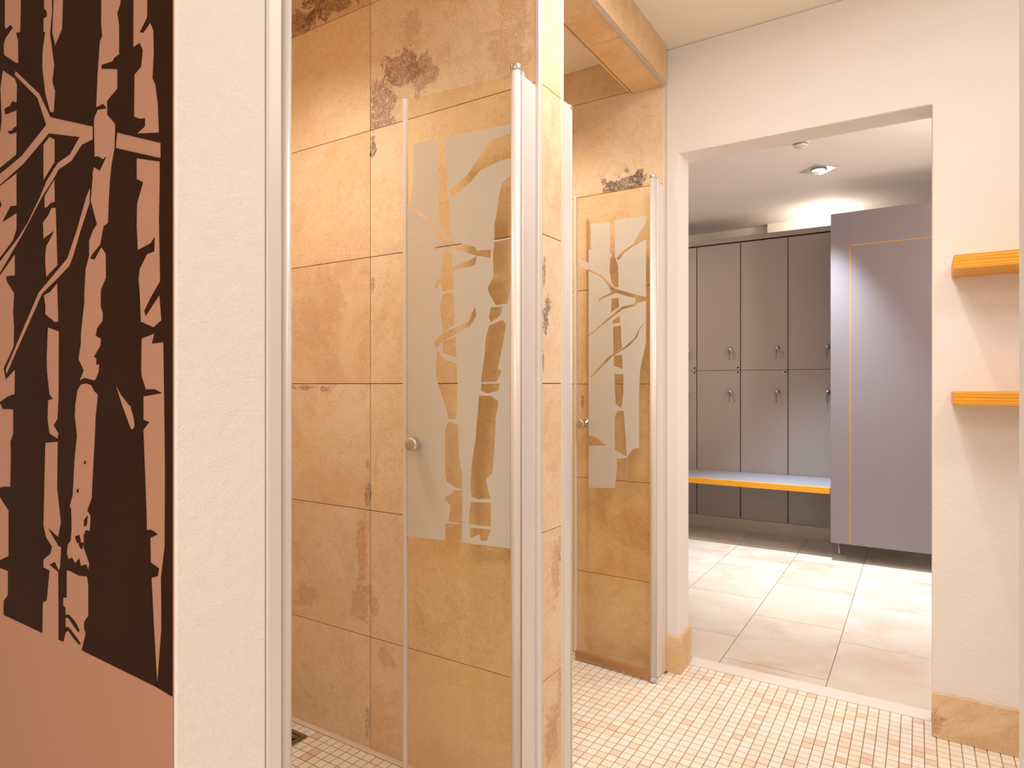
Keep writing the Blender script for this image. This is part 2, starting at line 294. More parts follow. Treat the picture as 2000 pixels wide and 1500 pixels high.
# outlines of the painted birch wall, metres (x along the wall, z up)
MURAL_GAPS=[
[(-1.390,2.420),(-1.326,2.420),(-1.322,1.812),(-1.324,1.766),(-1.341,1.769),(-1.333,1.754),(-1.332,1.714),(-1.343,1.717),(-1.393,1.745),(-1.395,1.764),(-1.386,1.774),(-1.357,1.783),(-1.364,1.790),(-1.386,1.788),(-1.390,1.797)],
[(-1.398,1.719),(-1.346,1.690),(-1.337,1.676),(-1.339,1.646),(-1.357,1.653),(-1.365,1.647),(-1.390,1.647),(-1.386,1.636),(-1.339,1.633),(-1.339,1.604),(-1.349,1.605),(-1.357,1.601),(-1.377,1.604),(-1.368,1.597),(-1.339,1.594),(-1.340,1.555),(-1.415,1.543),(-1.451,1.537),(-1.451,1.560),(-1.415,1.566),(-1.412,1.602),(-1.403,1.630),(-1.409,1.688)],
[(-1.345,1.704),(-1.250,1.640),(-1.210,1.592),(-1.069,1.546),(-1.069,1.526),(-1.103,1.525),(-1.137,1.506),(-1.181,1.500),(-1.198,1.488),(-1.240,1.465),(-1.313,1.413),(-1.380,1.371),(-1.415,1.350),(-1.451,1.334),(-1.451,1.357),(-1.415,1.373),(-1.335,1.408),(-1.297,1.430),(-1.250,1.467),(-1.225,1.490),(-1.186,1.512),(-1.144,1.518),(-1.113,1.539),(-1.215,1.566),(-1.313,1.533),(-1.415,1.512),(-1.451,1.505),(-1.451,1.527),(-1.415,1.533),(-1.321,1.549),(-1.227,1.583),(-1.260,1.636),(-1.349,1.698)],
[(-1.339,1.523),(-1.415,1.511),(-1.451,1.506),(-1.451,1.498),(-1.415,1.493),(-1.404,1.476),(-1.415,1.469),(-1.451,1.466),(-1.451,1.369),(-1.415,1.378),(-1.354,1.406),(-1.339,1.424),(-1.339,1.453),(-1.397,1.445),(-1.364,1.468),(-1.339,1.465)],
[(-1.077,1.456),(-1.079,1.430),(-1.108,1.390),(-1.131,1.355),(-1.144,1.340),(-1.186,1.323),(-1.240,1.303),(-1.349,1.200),(-1.382,1.168),(-1.386,1.178),(-1.351,1.212),(-1.255,1.306),(-1.153,1.353),(-1.121,1.395),(-1.091,1.442)],
[(-1.346,1.382),(-1.346,1.343),(-1.383,1.345),(-1.379,1.335),(-1.349,1.312),(-1.353,1.278),(-1.349,1.253),(-1.351,1.218),(-1.393,1.180),(-1.384,1.161),(-1.346,1.178),(-1.347,1.134),(-1.374,1.130),(-1.410,1.119),(-1.397,1.107),(-1.353,1.107),(-1.353,1.064),(-1.364,1.049),(-1.362,1.027),(-1.365,0.969),(-1.391,0.967),(-1.415,0.963),(-1.451,0.958),(-1.451,1.329),(-1.415,1.347)],
[(-1.415,0.950),(-1.372,0.926),(-1.372,0.845),(-1.415,0.830),(-1.451,0.820),(-1.451,0.956)],
[(-1.451,0.815),(-1.415,0.818),(-1.375,0.818),(-1.375,0.775),(-1.393,0.761),(-1.393,0.736),(-1.241,0.735),(-1.239,0.786),(-1.225,0.792),(-1.215,0.843),(-1.237,0.845),(-1.237,0.858),(-1.211,0.872),(-1.206,0.884),(-1.227,0.896),(-1.237,0.915),(-1.236,0.938),(-1.233,1.001),(-1.230,1.054),(-1.184,1.058),(-1.186,0.982),(-1.173,0.928),(-1.183,0.902),(-1.217,0.912),(-1.181,0.888),(-1.172,0.888),(-1.176,0.855),(-1.181,0.847),(-1.196,0.860),(-1.213,0.853),(-1.182,0.846),(-1.181,0.736),(-1.166,0.736),(-1.159,0.752),(-1.159,0.792),(-1.167,0.794),(-1.167,0.807),(-1.155,0.809),(-1.155,0.853),(-1.142,0.854),(-1.113,0.851),(-1.087,0.854),(-1.083,0.842),(-1.083,0.794),(-1.096,0.782),(-1.096,0.771),(-1.091,0.765),(-1.104,0.736),(-0.892,0.732),(-0.856,0.729),(-0.852,0.729),(-0.852,0.535),(-1.451,0.308)],
[(-1.237,2.420),(-1.208,2.420),(-1.204,1.762),(-1.211,1.730),(-1.196,1.673),(-1.200,1.659),(-1.203,1.649),(-1.193,1.631),(-1.198,1.597),(-1.213,1.601),(-1.230,1.635),(-1.241,1.681),(-1.240,1.709),(-1.231,1.738),(-1.237,1.741),(-1.237,1.763),(-1.224,1.763),(-1.226,1.772),(-1.235,1.779)],
[(-1.215,1.561),(-1.195,1.552),(-1.195,1.515),(-1.237,1.491),(-1.237,1.552)],
[(-1.196,1.488),(-1.194,1.450),(-1.208,1.450),(-1.224,1.445),(-1.233,1.446),(-1.233,1.465)],
[(-1.208,1.442),(-1.191,1.440),(-1.185,1.345),(-1.227,1.329),(-1.231,1.361),(-1.227,1.381),(-1.199,1.402),(-1.237,1.394),(-1.239,1.422),(-1.219,1.432)],
[(-1.186,1.317),(-1.182,1.253),(-1.196,1.253),(-1.230,1.268),(-1.230,1.282),(-1.236,1.300),(-1.213,1.304)],
[(-1.221,1.246),(-1.180,1.237),(-1.181,1.129),(-1.185,1.095),(-1.198,1.084),(-1.181,1.071),(-1.185,1.062),(-1.215,1.070),(-1.222,1.094),(-1.220,1.125),(-1.203,1.127),(-1.215,1.135),(-1.224,1.172),(-1.225,1.197)],
[(-1.146,2.420),(-1.121,2.420),(-1.169,1.725),(-1.194,1.704),(-1.205,1.730)],
[(-1.041,2.420),(-0.987,2.420),(-0.987,1.708),(-0.996,1.697),(-0.991,1.678),(-0.991,1.635),(-1.004,1.634),(-1.010,1.630),(-1.042,1.633),(-1.043,1.628),(-0.996,1.615),(-0.996,1.586),(-1.026,1.575),(-1.025,1.554),(-1.002,1.535),(-1.004,1.500),(-1.012,1.479),(-1.017,1.457),(-1.021,1.423),(-1.023,1.392),(-1.036,1.389),(-1.046,1.363),(-1.071,1.350),(-1.077,1.345),(-1.065,1.342),(-1.044,1.359),(-1.030,1.347),(-1.029,1.311),(-1.044,1.294),(-1.045,1.269),(-1.038,1.258),(-1.039,1.247),(-1.055,1.237),(-1.060,1.225),(-1.044,1.220),(-1.045,1.210),(-1.066,1.193),(-1.058,1.191),(-1.058,1.181),(-1.049,1.182),(-1.051,1.170),(-1.061,1.158),(-1.065,1.157),(-1.097,1.161),(-1.113,1.156),(-1.099,1.173),(-1.116,1.191),(-1.108,1.216),(-1.108,1.231),(-1.102,1.258),(-1.097,1.279),(-1.097,1.294),(-1.093,1.330),(-1.082,1.350),(-1.082,1.373),(-1.069,1.388),(-1.058,1.395),(-1.065,1.409),(-1.077,1.434),(-1.071,1.468),(-1.071,1.475),(-1.067,1.484),(-1.049,1.475),(-1.030,1.492),(-1.038,1.490),(-1.055,1.498),(-1.065,1.498),(-1.067,1.552),(-1.066,1.559),(-1.055,1.569),(-1.029,1.565),(-1.038,1.573),(-1.060,1.573),(-1.056,1.622),(-1.049,1.671),(-1.042,1.677),(-1.045,1.696)],
[(-1.119,1.142),(-1.108,1.151),(-1.091,1.153),(-1.074,1.150),(-1.065,1.141),(-1.053,1.135),(-1.060,1.103),(-1.062,1.076),(-1.066,1.038),(-1.071,0.992),(-1.072,0.977),(-1.086,0.956),(-1.076,0.949),(-1.078,0.925),(-1.091,0.925),(-1.097,0.917),(-1.098,0.898),(-1.080,0.875),(-1.084,0.863),(-1.091,0.872),(-1.108,0.867),(-1.113,0.878),(-1.126,0.868),(-1.137,0.876),(-1.149,0.871),(-1.154,0.880),(-1.152,0.894),(-1.142,0.902),(-1.139,0.917),(-1.139,0.935),(-1.140,0.953),(-1.145,0.957),(-1.135,0.975),(-1.129,1.030),(-1.121,1.071),(-1.128,1.101),(-1.126,1.121)],
[(-1.004,1.153),(-0.985,1.135),(-0.962,1.120),(-0.960,1.124),(-0.958,1.116),(-0.951,1.104),(-0.948,1.092),(-0.953,1.086),(-0.960,1.087),(-0.983,1.119)],
[(-0.951,2.420),(-0.903,2.420),(-0.915,1.666),(-0.934,1.651),(-0.926,1.648),(-0.908,1.657),(-0.899,1.643),(-0.898,1.610),(-0.901,1.577),(-0.894,1.566),(-0.888,1.539),(-0.885,1.498),(-0.944,1.509),(-0.922,1.515),(-0.922,1.526),(-0.935,1.528),(-0.951,1.535),(-0.950,1.595),(-0.932,1.602),(-0.928,1.624),(-0.936,1.636),(-0.953,1.634)],
[(-0.998,1.522),(-0.881,1.483),(-0.881,1.462),(-1.002,1.500)],
[(-0.944,1.474),(-0.883,1.458),(-0.883,1.427),(-0.885,1.378),(-0.882,1.293),(-0.906,1.272),(-0.923,1.254),(-0.919,1.248),(-0.884,1.275),(-0.879,1.239),(-0.899,1.230),(-0.933,1.240),(-0.936,1.282),(-0.939,1.301),(-0.936,1.315),(-0.917,1.334),(-0.898,1.336),(-0.897,1.355),(-0.906,1.348),(-0.941,1.342),(-0.944,1.376),(-0.943,1.409),(-0.927,1.437),(-0.944,1.444)],
[(-0.931,1.216),(-0.896,1.222),(-0.903,1.208),(-0.874,1.209),(-0.872,1.130),(-0.870,1.037),(-0.871,0.929),(-0.880,0.885),(-0.879,0.815),(-0.890,0.732),(-0.899,0.815),(-0.905,0.881),(-0.889,0.886),(-0.886,0.897),(-0.907,0.902),(-0.908,0.936),(-0.889,0.944),(-0.906,0.948),(-0.917,0.946),(-0.918,0.971),(-0.925,1.072),(-0.926,1.087),(-0.911,1.098),(-0.926,1.101),(-0.926,1.134),(-0.879,1.139),(-0.896,1.144),(-0.920,1.144),(-0.931,1.163),(-0.932,1.171)]]
MURAL_TWIGS=[
[(-1.159,0.781),(-1.146,0.783),(-1.126,0.776),(-1.112,0.765),(-1.115,0.762),(-1.133,0.770),(-1.148,0.778),(-1.159,0.776)],
[(-1.159,0.761),(-1.148,0.763),(-1.126,0.754),(-1.108,0.745),(-1.113,0.743),(-1.133,0.750),(-1.149,0.758),(-1.159,0.752)],
[(-1.126,0.911),(-1.113,0.915),(-1.108,0.905),(-1.119,0.901)],
[(-1.097,0.940),(-1.086,0.948),(-1.089,0.933),(-1.097,0.930)],
[(-1.113,0.904),(-1.099,0.904),(-1.104,0.893),(-1.113,0.898)],
[(-1.121,0.985),(-1.115,0.987),(-1.115,0.981),(-1.121,0.981)],
[(-1.096,1.032),(-1.092,1.032),(-1.093,1.027),(-1.097,1.028)]]
# frosted film of the shower doors, metres (distance from the hinge, height)
FILM_A=[
[(0.327,1.809),(0.013,1.815),(0.013,0.734),(0.327,0.735)]]
CLEAR_A=[
[(0.327,1.815),(0.306,1.810),(0.305,1.765),(0.305,1.700),(0.314,1.654),(0.327,1.644)],
[(0.230,1.828),(0.207,1.826),(0.206,1.783),(0.202,1.750),(0.198,1.704),(0.201,1.673),(0.189,1.612),(0.191,1.580),(0.185,1.543),(0.206,1.545),(0.213,1.569),(0.225,1.595),(0.227,1.644),(0.221,1.680),(0.226,1.694),(0.214,1.704),(0.227,1.726),(0.226,1.772)],
[(0.193,1.667),(0.134,1.705),(0.074,1.780),(0.006,1.793),(0.006,1.727),(0.037,1.726),(0.098,1.709),(0.129,1.681),(0.185,1.646)],
[(0.320,1.638),(0.298,1.631),(0.238,1.585),(0.230,1.575),(0.204,1.538),(0.114,1.510),(0.111,1.501),(0.069,1.499),(0.069,1.478),(0.109,1.487),(0.201,1.518),(0.227,1.515),(0.239,1.507),(0.238,1.519),(0.212,1.530),(0.241,1.574),(0.242,1.583),(0.314,1.631)],
[(0.209,1.509),(0.184,1.502),(0.180,1.434),(0.178,1.404),(0.213,1.400),(0.220,1.455)],
[(0.109,1.487),(0.114,1.465),(0.129,1.460),(0.170,1.456),(0.201,1.435),(0.230,1.410),(0.239,1.410),(0.233,1.429),(0.175,1.468),(0.149,1.472),(0.129,1.478)],
[(0.198,1.397),(0.178,1.393),(0.178,1.357),(0.175,1.311),(0.212,1.290),(0.222,1.359),(0.220,1.368),(0.212,1.391)],
[(0.114,1.354),(0.111,1.331),(0.129,1.305),(0.212,1.267),(0.233,1.249),(0.239,1.254),(0.238,1.268),(0.212,1.290),(0.134,1.316),(0.124,1.341)],
[(0.172,1.280),(0.170,1.223),(0.212,1.235),(0.214,1.265)],
[(0.230,1.249),(0.222,1.235),(0.212,1.226),(0.206,1.217),(0.170,1.207),(0.167,1.157),(0.170,1.071),(0.175,1.060),(0.196,1.059),(0.201,1.084),(0.227,1.153),(0.235,1.190)],
[(0.193,1.053),(0.165,1.046),(0.164,0.972),(0.152,0.909),(0.154,0.875),(0.175,0.879),(0.201,0.893),(0.205,0.911),(0.205,1.034)],
[(0.180,0.871),(0.152,0.873),(0.153,0.785),(0.196,0.788),(0.188,0.830),(0.206,0.842),(0.204,0.852),(0.183,0.862)],
[(0.204,0.781),(0.154,0.783),(0.154,0.702),(0.206,0.696)],
[(0.006,1.690),(0.006,1.528),(0.030,1.524),(0.059,1.523),(0.059,1.562),(0.049,1.614),(0.039,1.665)],
[(0.059,1.518),(0.039,1.519),(0.006,1.524),(0.006,1.435),(0.020,1.358),(0.054,1.355),(0.069,1.378),(0.079,1.400),(0.061,1.430),(0.063,1.483)],
[(0.034,1.350),(0.042,1.328),(0.069,1.312),(0.075,1.325),(0.069,1.351)],
[(0.074,1.303),(0.035,1.317),(0.026,1.305),(0.030,1.275),(0.039,1.232),(0.049,1.192),(0.039,1.188),(0.042,1.175),(0.052,1.159),(0.098,1.157),(0.086,1.237),(0.084,1.272)],
[(0.096,1.153),(0.044,1.153),(0.047,1.135),(0.079,1.128),(0.098,1.135)],
[(0.103,1.122),(0.069,1.122),(0.048,1.109),(0.049,1.091),(0.055,1.069),(0.056,1.025),(0.064,0.923),(0.084,0.905),(0.069,0.857),(0.101,0.852),(0.126,0.857),(0.129,0.884),(0.124,0.951),(0.114,1.005)],
[(0.126,0.844),(0.069,0.846),(0.069,0.784),(0.134,0.785),(0.131,0.821)],
[(0.131,0.776),(0.069,0.777),(0.079,0.748),(0.098,0.744),(0.103,0.761),(0.129,0.749)]]
FILM_B=[
[(0.273,1.812),(0.028,1.810),(0.028,1.318),(0.040,1.267),(0.054,1.204),(0.058,1.097),(0.058,0.904),(0.082,0.898),(0.108,0.867),(0.112,0.741),(0.283,0.727),(0.283,1.161),(0.283,1.620),(0.332,1.652),(0.332,1.679),(0.283,1.653),(0.283,1.705),(0.270,1.708)]]
CLEAR_B=[
[(0.191,1.826),(0.165,1.824),(0.162,1.756),(0.163,1.699),(0.185,1.697),(0.183,1.754)],
[(0.185,1.697),(0.160,1.696),(0.163,1.673),(0.148,1.623),(0.146,1.542),(0.163,1.541),(0.178,1.564),(0.187,1.614),(0.183,1.658),(0.175,1.674),(0.186,1.684)],
[(0.156,1.659),(0.129,1.682),(0.082,1.706),(0.054,1.749),(0.021,1.787),(0.021,1.719),(0.082,1.697),(0.124,1.672),(0.146,1.647)],
[(0.286,1.629),(0.217,1.593),(0.168,1.539),(0.129,1.525),(0.072,1.505),(0.021,1.490),(0.021,1.478),(0.063,1.472),(0.072,1.460),(0.129,1.451),(0.197,1.407),(0.286,1.347),(0.283,1.354),(0.187,1.424),(0.129,1.462),(0.077,1.469),(0.072,1.490),(0.158,1.519),(0.222,1.500),(0.232,1.492),(0.237,1.501),(0.178,1.523),(0.187,1.543),(0.222,1.587),(0.286,1.622)],
[(0.178,1.499),(0.146,1.498),(0.144,1.461),(0.182,1.442),(0.178,1.472)],
[(0.141,1.426),(0.139,1.399),(0.173,1.397),(0.175,1.408)],
[(0.170,1.384),(0.136,1.388),(0.134,1.326),(0.131,1.300),(0.168,1.275),(0.170,1.315)],
[(0.027,1.402),(0.054,1.365),(0.065,1.337),(0.100,1.304),(0.168,1.269),(0.222,1.223),(0.270,1.179),(0.273,1.186),(0.187,1.267),(0.124,1.298),(0.077,1.335),(0.058,1.370)],
[(0.168,1.269),(0.131,1.270),(0.129,1.215),(0.168,1.227)],
[(0.164,1.194),(0.125,1.194),(0.125,1.118),(0.134,1.056),(0.158,1.073),(0.163,1.117)],
[(0.151,1.047),(0.124,1.048),(0.115,0.944),(0.112,0.892),(0.110,0.866),(0.163,0.889),(0.163,1.021)],
[(0.156,0.855),(0.110,0.862),(0.112,0.736),(0.163,0.731),(0.153,0.833)],
[(0.288,0.943),(0.257,0.940),(0.202,0.905),(0.291,0.900)]]

CEIL = 2.5
ROWS = [0.0, .354, .754, 1.154, 1.554, 1.954, 2.354, 2.5]
def struct(name, m, mats, bevel=0, parent=None, attr=False):
    o = m.build(name, mats, parent, bevel, 2, attr)
    if not parent: o['kind'] = 'structure'
    return o

# ------------------------------------------------------------------ room shell
# wall with the birch mural, its end forms the first jamb of the shower
m = MB(); m.box(-3.0, -.85, .49, .634, 0, CEIL)
wall_mural = struct('wall_left', m, M['plaster'], .004)
m = MB(); m.box(-3.0, -.8525, .4885, .491, 0, CEIL-.001)
struct('terracotta_paint', m, M['terracotta'], 0, wall_mural)
# pier on the right of the opening, next to the camera
m = MB(); m.box(.0505, 1.6, .36, .49, 0, CEIL); struct('wall_right', m, M['plaster'], .004)
# side wall of the corridor beyond the shelves
m = MB(); m.box(1.45, 1.6, .49, 2.52, 0, CEIL); struct('wall_shelf_side', m, M['plaster'])
# wall with the doorway to the changing room (one mesh of four blocks)
m = MB()
yb0, yb1 = 2.52, 2.65
XL, XR, ZL = -.8085, .037, 2.072
def prism(m, pts, y0, y1):
    n = len(pts); m.poly([(x, y0, z) for x, z in pts]+[(x, y1, z) for x, z in pts], [tuple(range(n)), tuple(range(2*n-1, n-1, -1))]+[(i, i+n, (i+1) % n+n, (i+1) % n) for i in range(n)])
prism(m, [(-.862, 0), (XL, 0), (XL, ZL), (XR, ZL), (XR, 0), (1.6, 0), (1.6, CEIL), (-.862, CEIL)], yb0, yb1)
struct('wall_far', m, M['plaster'], .005)
m = MB(); m.box(-3.0, -.862, 2.495, 2.65, 0, CEIL); struct('wall_shower_end', m, M['outer'])
# pier between the two showers
m = MB(); m.box(-2.2, -.86, 1.485, 1.605, 0, CEIL); struct('wall_shower_partition', m, M['grout'])
m = MB(); m.box(-2.2, -2.06, .634, 2.495, 0, CEIL); struct('wall_shower_back', m, M['grout'])
# entrance room behind the camera
m = MB(); m.box(-3.15, -3.0, -2.2, .655, 0, CEIL); m.box(-3.15, 1.75, -2.35, -2.2, 0, CEIL); m.box(1.6, 1.75, -2.2, 2.65, 0, CEIL)
struct('wall_entrance', m, M['outer'])
# changing room walls
m = MB(); m.box(-3.6, 1.9, 5.76, 5.9, 0, CEIL); m.box(-1.075, -.72, 5.70, 5.76, 0, CEIL); struct('wall_changing_room_back', m, M['ceiling'])
m = MB(); m.box(-3.75, -3.6, 2.65, 5.9, 0, CEIL); struct('wall_changing_room_left', m, M['ceiling_grey'])
m = MB(); m.box(1.9, 2.05, 2.65, 5.9, 0, CEIL); struct('wall_changing_room_right', m, M['ceiling_grey'])
m = MB(); m.box(-3.15, 1.75, -2.35, 2.58, CEIL, CEIL+.12); struct('ceiling', m, M['ceiling'])
m = MB(); m.box(-3.75, 2.05, 2.58, 5.9, CEIL, CEIL+.12); struct('ceiling_changing_room', m, M['ceiling_grey'])

# ------------------------------------------------------------------ tiled surfaces
rng = random.Random(5)
def wall_tiles(m, axis, pos, out, cells, th=.009, gap=.0022, tones=None, jit=.25):
    """cells: (a0, a1, z0, z1[, tone, pink]); axis 'y' = face at y=pos looking along out*y, 'x' the same for x, 'z' downwards"""
    for cell in cells:
        a0, a1, z0, z1 = cell[:4]
        tone = cell[4] if len(cell) > 4 else .35+rng.uniform(-jit, jit); pink = cell[5] if len(cell) > 5 else rng.choice([0, 0, .3, .5])
        col = (rng.random(), tone, pink); g = gap/2
        p0, p1 = sorted((pos, pos-out*th))
        if axis == 'y': m.box(a0+g, a1-g, p0, p1, z0+g, z1-g, 0, col)
        elif axis == 'x': m.box(p0, p1, a0+g, a1-g, z0+g, z1-g, 0, col)
        else: m.box(a0+g, a1-g, z0+g, z1-g, p0, p1, 0, col)
# first shower, far wall (the large tiles in the middle of the photo)
S1 = sandstone('sandstone_first_shower', [
    (-1.42, 2.02, .10, .15, 1.0, (.30, .15, .12), (-1.463, 1.9555)), (-1.34, 2.12, .11, .08, 1.0, (.30, .15, .12), (-1.463, 1.9555)), (-1.25, 2.09, .07, .09, .8, (.30, .15, .11), (-1.463, 1.9555)),
    (-1.452, 1.905, .016, .05, 1.0, (.07, .04, .035)), (-1.30, 2.23, .05, .07, .4, (.35, .2, .13)),
    (-1.64, 2.43, .20, .09, 1.0, (.16, .065, .03), (-9, 2.3555)), (-1.80, 2.40, .16, .08, 1.0, (.16, .065, .03), (-9, 2.3555)),
    (-1.78, 1.140, .07, .018, .8, (.20, .11, .09)), (-1.68, 1.138, .04, .015, .8, (.20, .11, .09)), (-1.474, .80, .02, .055, .8, (.20, .11, .10)), (-1.476, .90, .01, .03, .6, (.20, .11, .10)),
    (-1.50, .45, .07, .09, .55, (.42, .20, .12)), (-1.77, .43, .09, .06, .5, (.42, .22, .13)), (-1.50, .62, .035, .12, .7, (.60, .22, .04)),
    (-1.70, 1.40, .17, .16, .35, (.42, .24, .15)), (-.94, 2.10, .08, .16, .5, (.50, .27, .12)), (-1.455, 1.46, .012, .03, .7, (.20, .11, .10)),
    (-1.476, .08, .015, .07, .5, (.25, .12, .10)), (-1.40, .30, .05, .05, .4, (.40, .2, .12))], 'y')
T1 = [(-2.064, -1.464, [(.18, .0), (.12, .6), (.20, .25), (.72, .6), (.58, .1), (.50, 0), (1.1, .6)]),  # lower rows get lighter tones to make up for weak light low down
      (-1.464, -.864, [(.15, .2), (.10, .2), (.18, .0), (.14, .1), (.16, .0), (.0, .25), (.3, 0)])]
m = MB(); cells = []
for a0, a1, tt in T1:
    for k, (tn, pk) in enumerate(tt): cells.append((a0 if a0 > -2 else -2.055, a1 if a1 < -.87 else -.851, ROWS[k], ROWS[k+1], tn, pk))
wall_tiles(m, 'y', 1.475, -1, cells)
struct('wall_first_shower_tiles', m, S1, .0008, attr=True)
# pier face towards the corridor
S2 = sandstone('sandstone_pier', [
    (1.512, 1.335, .028, .075, 1.0, (.10, .06, .055)), (1.503, 1.455, .010, .05, .9, (.12, .07, .06)), (1.499, 1.21, .006, .04, .8, (.15, .08, .06)),
    (1.57, .64, .035, .12, .7, (.45, .20, .13)), (1.59, .70, .02, .06, .6, (.38, .18, .12)), (1.54, .20, .05, .10, .7, (.42, .18, .11)), (1.59, .30, .02, .09, .6, (.42, .18, .11))], 'x')
m = MB(); wall_tiles(m, 'x', -.85, 1, [(1.494, 1.608, ROWS[k], ROWS[k+1], tn, pk) for k, (tn, pk) in enumerate([(.40, .35), (.32, .5), (.50, 0), (.28, .1), (.45, .0), (.25, .8), (.3, .9)])])
struct('wall_pier_tiles', m, S2, .0008, attr=True)
# second shower, far wall
S3 = sandstone('sandstone_second_shower', [
    (-1.02, 1.975, .10, .065, 1.0, (.06, .035, .03), (-9, 1.9555)), (-.98, 1.99, .06, .05, 1.0, (.06, .035, .03), (-9, 1.9555)), (-1.09, 1.97, .05, .03, 1.0, (.06, .035, .03), (-9, 1.9555)), (-1.015, 2.032, .022, .022, 1.0, (.06, .04, .03)), (-1.118, 2.01, .018, .028, .9, (.07, .04, .035)), (-.965, 2.01, .03, .028, .9, (.07, .04, .035)),
    (-1.215, 1.07, .012, .05, .9, (.20, .10, .08)), (-.99, .55, .14, .10, .4, (.50, .22, .08))], 'y')
m = MB(); XS2 = [-2.055, -1.464-.02, -.864]
cells = []
for j, (a0, a1) in enumerate([(-2.055, -1.484), (-1.484, -.862)]):
    for k, (tn, pk) in enumerate([(.05, 0), (.34, .1), (.34, .1), (.45, .2), (.40, .1), (.36, .05), (.38, .0)]):  # lower rows lightened in tone, replacing fill light missing near the floor
        cells.append((a0, a1, ROWS[k], ROWS[k+1], tn+(.05 if j == 0 else 0), pk))
wall_tiles(m, 'y', 2.485, -1, cells); struct('wall_second_shower_tiles', m, S3, .0008, attr=True)
# the sides the photo only shows as reflections and glimpses
SG = sandstone('sandstone_plain', [])
m = MB()
cols = [(-2.055, -1.464), (-1.464, -.862)]
wall_tiles(m, 'y', .644, 1, [(a, b, ROWS[k], ROWS[k+1]) for a, b in cols for k in range(7)])
struct('wall_first_shower_near_tiles', m, SG, .0008, attr=True)
m = MB(); wall_tiles(m, 'y', 1.615, 1, [(a, b, ROWS[k], ROWS[k+1]) for a, b in cols for k in range(7)])
struct('wall_second_shower_near_tiles', m, SG, .0008, attr=True)
m = MB(); wall_tiles(m, 'x', -2.05, 1, [(a, b, ROWS[k], ROWS[k+1]) for a, b in [(.646, 1.07), (1.07, 1.465), (1.62, 2.05), (2.05, 2.475)] for k in range(7)])
struct('wall_shower_back_tiles', m, SG, .0008, attr=True)
# tiled beam over the shower openings
SB = sandstone('sandstone_beam', [], base=(C(.82, .58, .33), C(.77, .49, .235), C(.64, .34, .13), C(.66, .42, .27)))
m = MB()
for y0, y1, cuts in [(.634, 1.475, [.634, .86, 1.46]), (1.615, 2.485, [1.615, 2.055, 2.485])]:
    m.box(-.99, -.861, y0, y1, 2.352, CEIL, 1)
    for a, b in zip(cuts[:-1], cuts[1:]):
        wall_tiles(m, 'x', -.85, 1, [(a, b, 2.3405, CEIL-.001, .35, 0)]); wall_tiles(m, 'x', -1.0, -1, [(a, b, 2.3405, CEIL-.001, .35, 0)])
        wall_tiles(m, 'z', 2.3405, -1, [(-.988, -.862, a, b, .45, 0)])
struct('trim_beam', m, [SB, M['grout']], .0008, attr=True)
# metal corner strips
m = MB(); m.box(-.862, -.8485, 1.4735, 1.4935, 0, CEIL); struct('trim_pier_corner', m, M['white_alu'], .003)
m = MB(); m.box(-.8625, -.8480, 1.616, 2.484, 2.3375, 2.3500); m.box(-.862, -.848, .68, 1.47, 2.3375, 2.3500); struct('trim_beam_edge', m, M['alu'], .002)
m = MB(); m.box(-.866, -.8585, 2.486, 2.5205, 0, 2.499); struct('trim_doorway_corner', m, M['silicone'], .002)
m = MB(); m.box(-.862, -.8495, 1.600, 1.6165, 0, 2.34); struct('trim_pier_back_corner', m, M['silicone'], .002)

# ------------------------------------------------------------------ floors
m = MB(); m.box(-3.15, 1.75, -2.35, .634, -.1, -.004, 1); m.box(-2.2, 1.75, .634, 2.62, -.1, -.0035); 
struct('floor', m, [M['grout_light'], M['pale_floor']])
m = MB(); st = .0333; gp = .0016
drain = (-1.845, -1.695, 1.270, 1.418)
nx = int((1.42+2.05)/st); ny = int((2.62-.64)/st)
for i in range(nx+1):
    for j in range(ny+1):
        x0 = -2.05+i*st; y1 = 2.62-j*st; x1 = min(x0+st, 1.45); y0 = max(y1-st, .637)
        if y0 >= 1.475-.001 and y1 <= 1.615+.001 and x1 < -.86: continue
        if y0 < 1.46 and y1 > 1.62 and x1 < -.85: continue
        if x0 < -.86 and y0 > 2.483: continue
        if x0 < -.86 and (1.475 < (y0+y1)/2 < 1.615): continue
        if x0 < -.85 and y0 < .640: continue
        if x1 > drain[0]+.003 and x0 < drain[1]-.003 and y1 > drain[2]+.003 and y0 < drain[3]-.003: continue
        r = rng.random(); pink = 0
        if r < .07: pink = rng.uniform(.5, .85)
        elif r < .2: pink = rng.uniform(.15, .4)
        dz = rng.uniform(-.0003, .0003); z = dz
        m.poly([(x0+gp, y0+gp, -.004), (x1-gp, y0+gp, -.004), (x1-gp, y1-gp, -.004), (x0+gp, y1-gp, -.004), (x0+gp, y0+gp, z), (x1-gp, y0+gp, z), (x1-gp, y1-gp, z), (x0+gp, y1-gp, z)],
            [(4,5,6,7),(0,1,5,4),(1,2,6,5),(2,3,7,6),(3,0,4,7)], 0, (rng.random(), rng.random()**1.6, pink))
struct('floor_mosaic', m, M['mosaic'], attr=True)
m = MB(); m.box(-2.05, -.855, 1.455, 1.4755, -.003, .0025); struct('trim_shower_silicone', m, M['silicone'], .002)
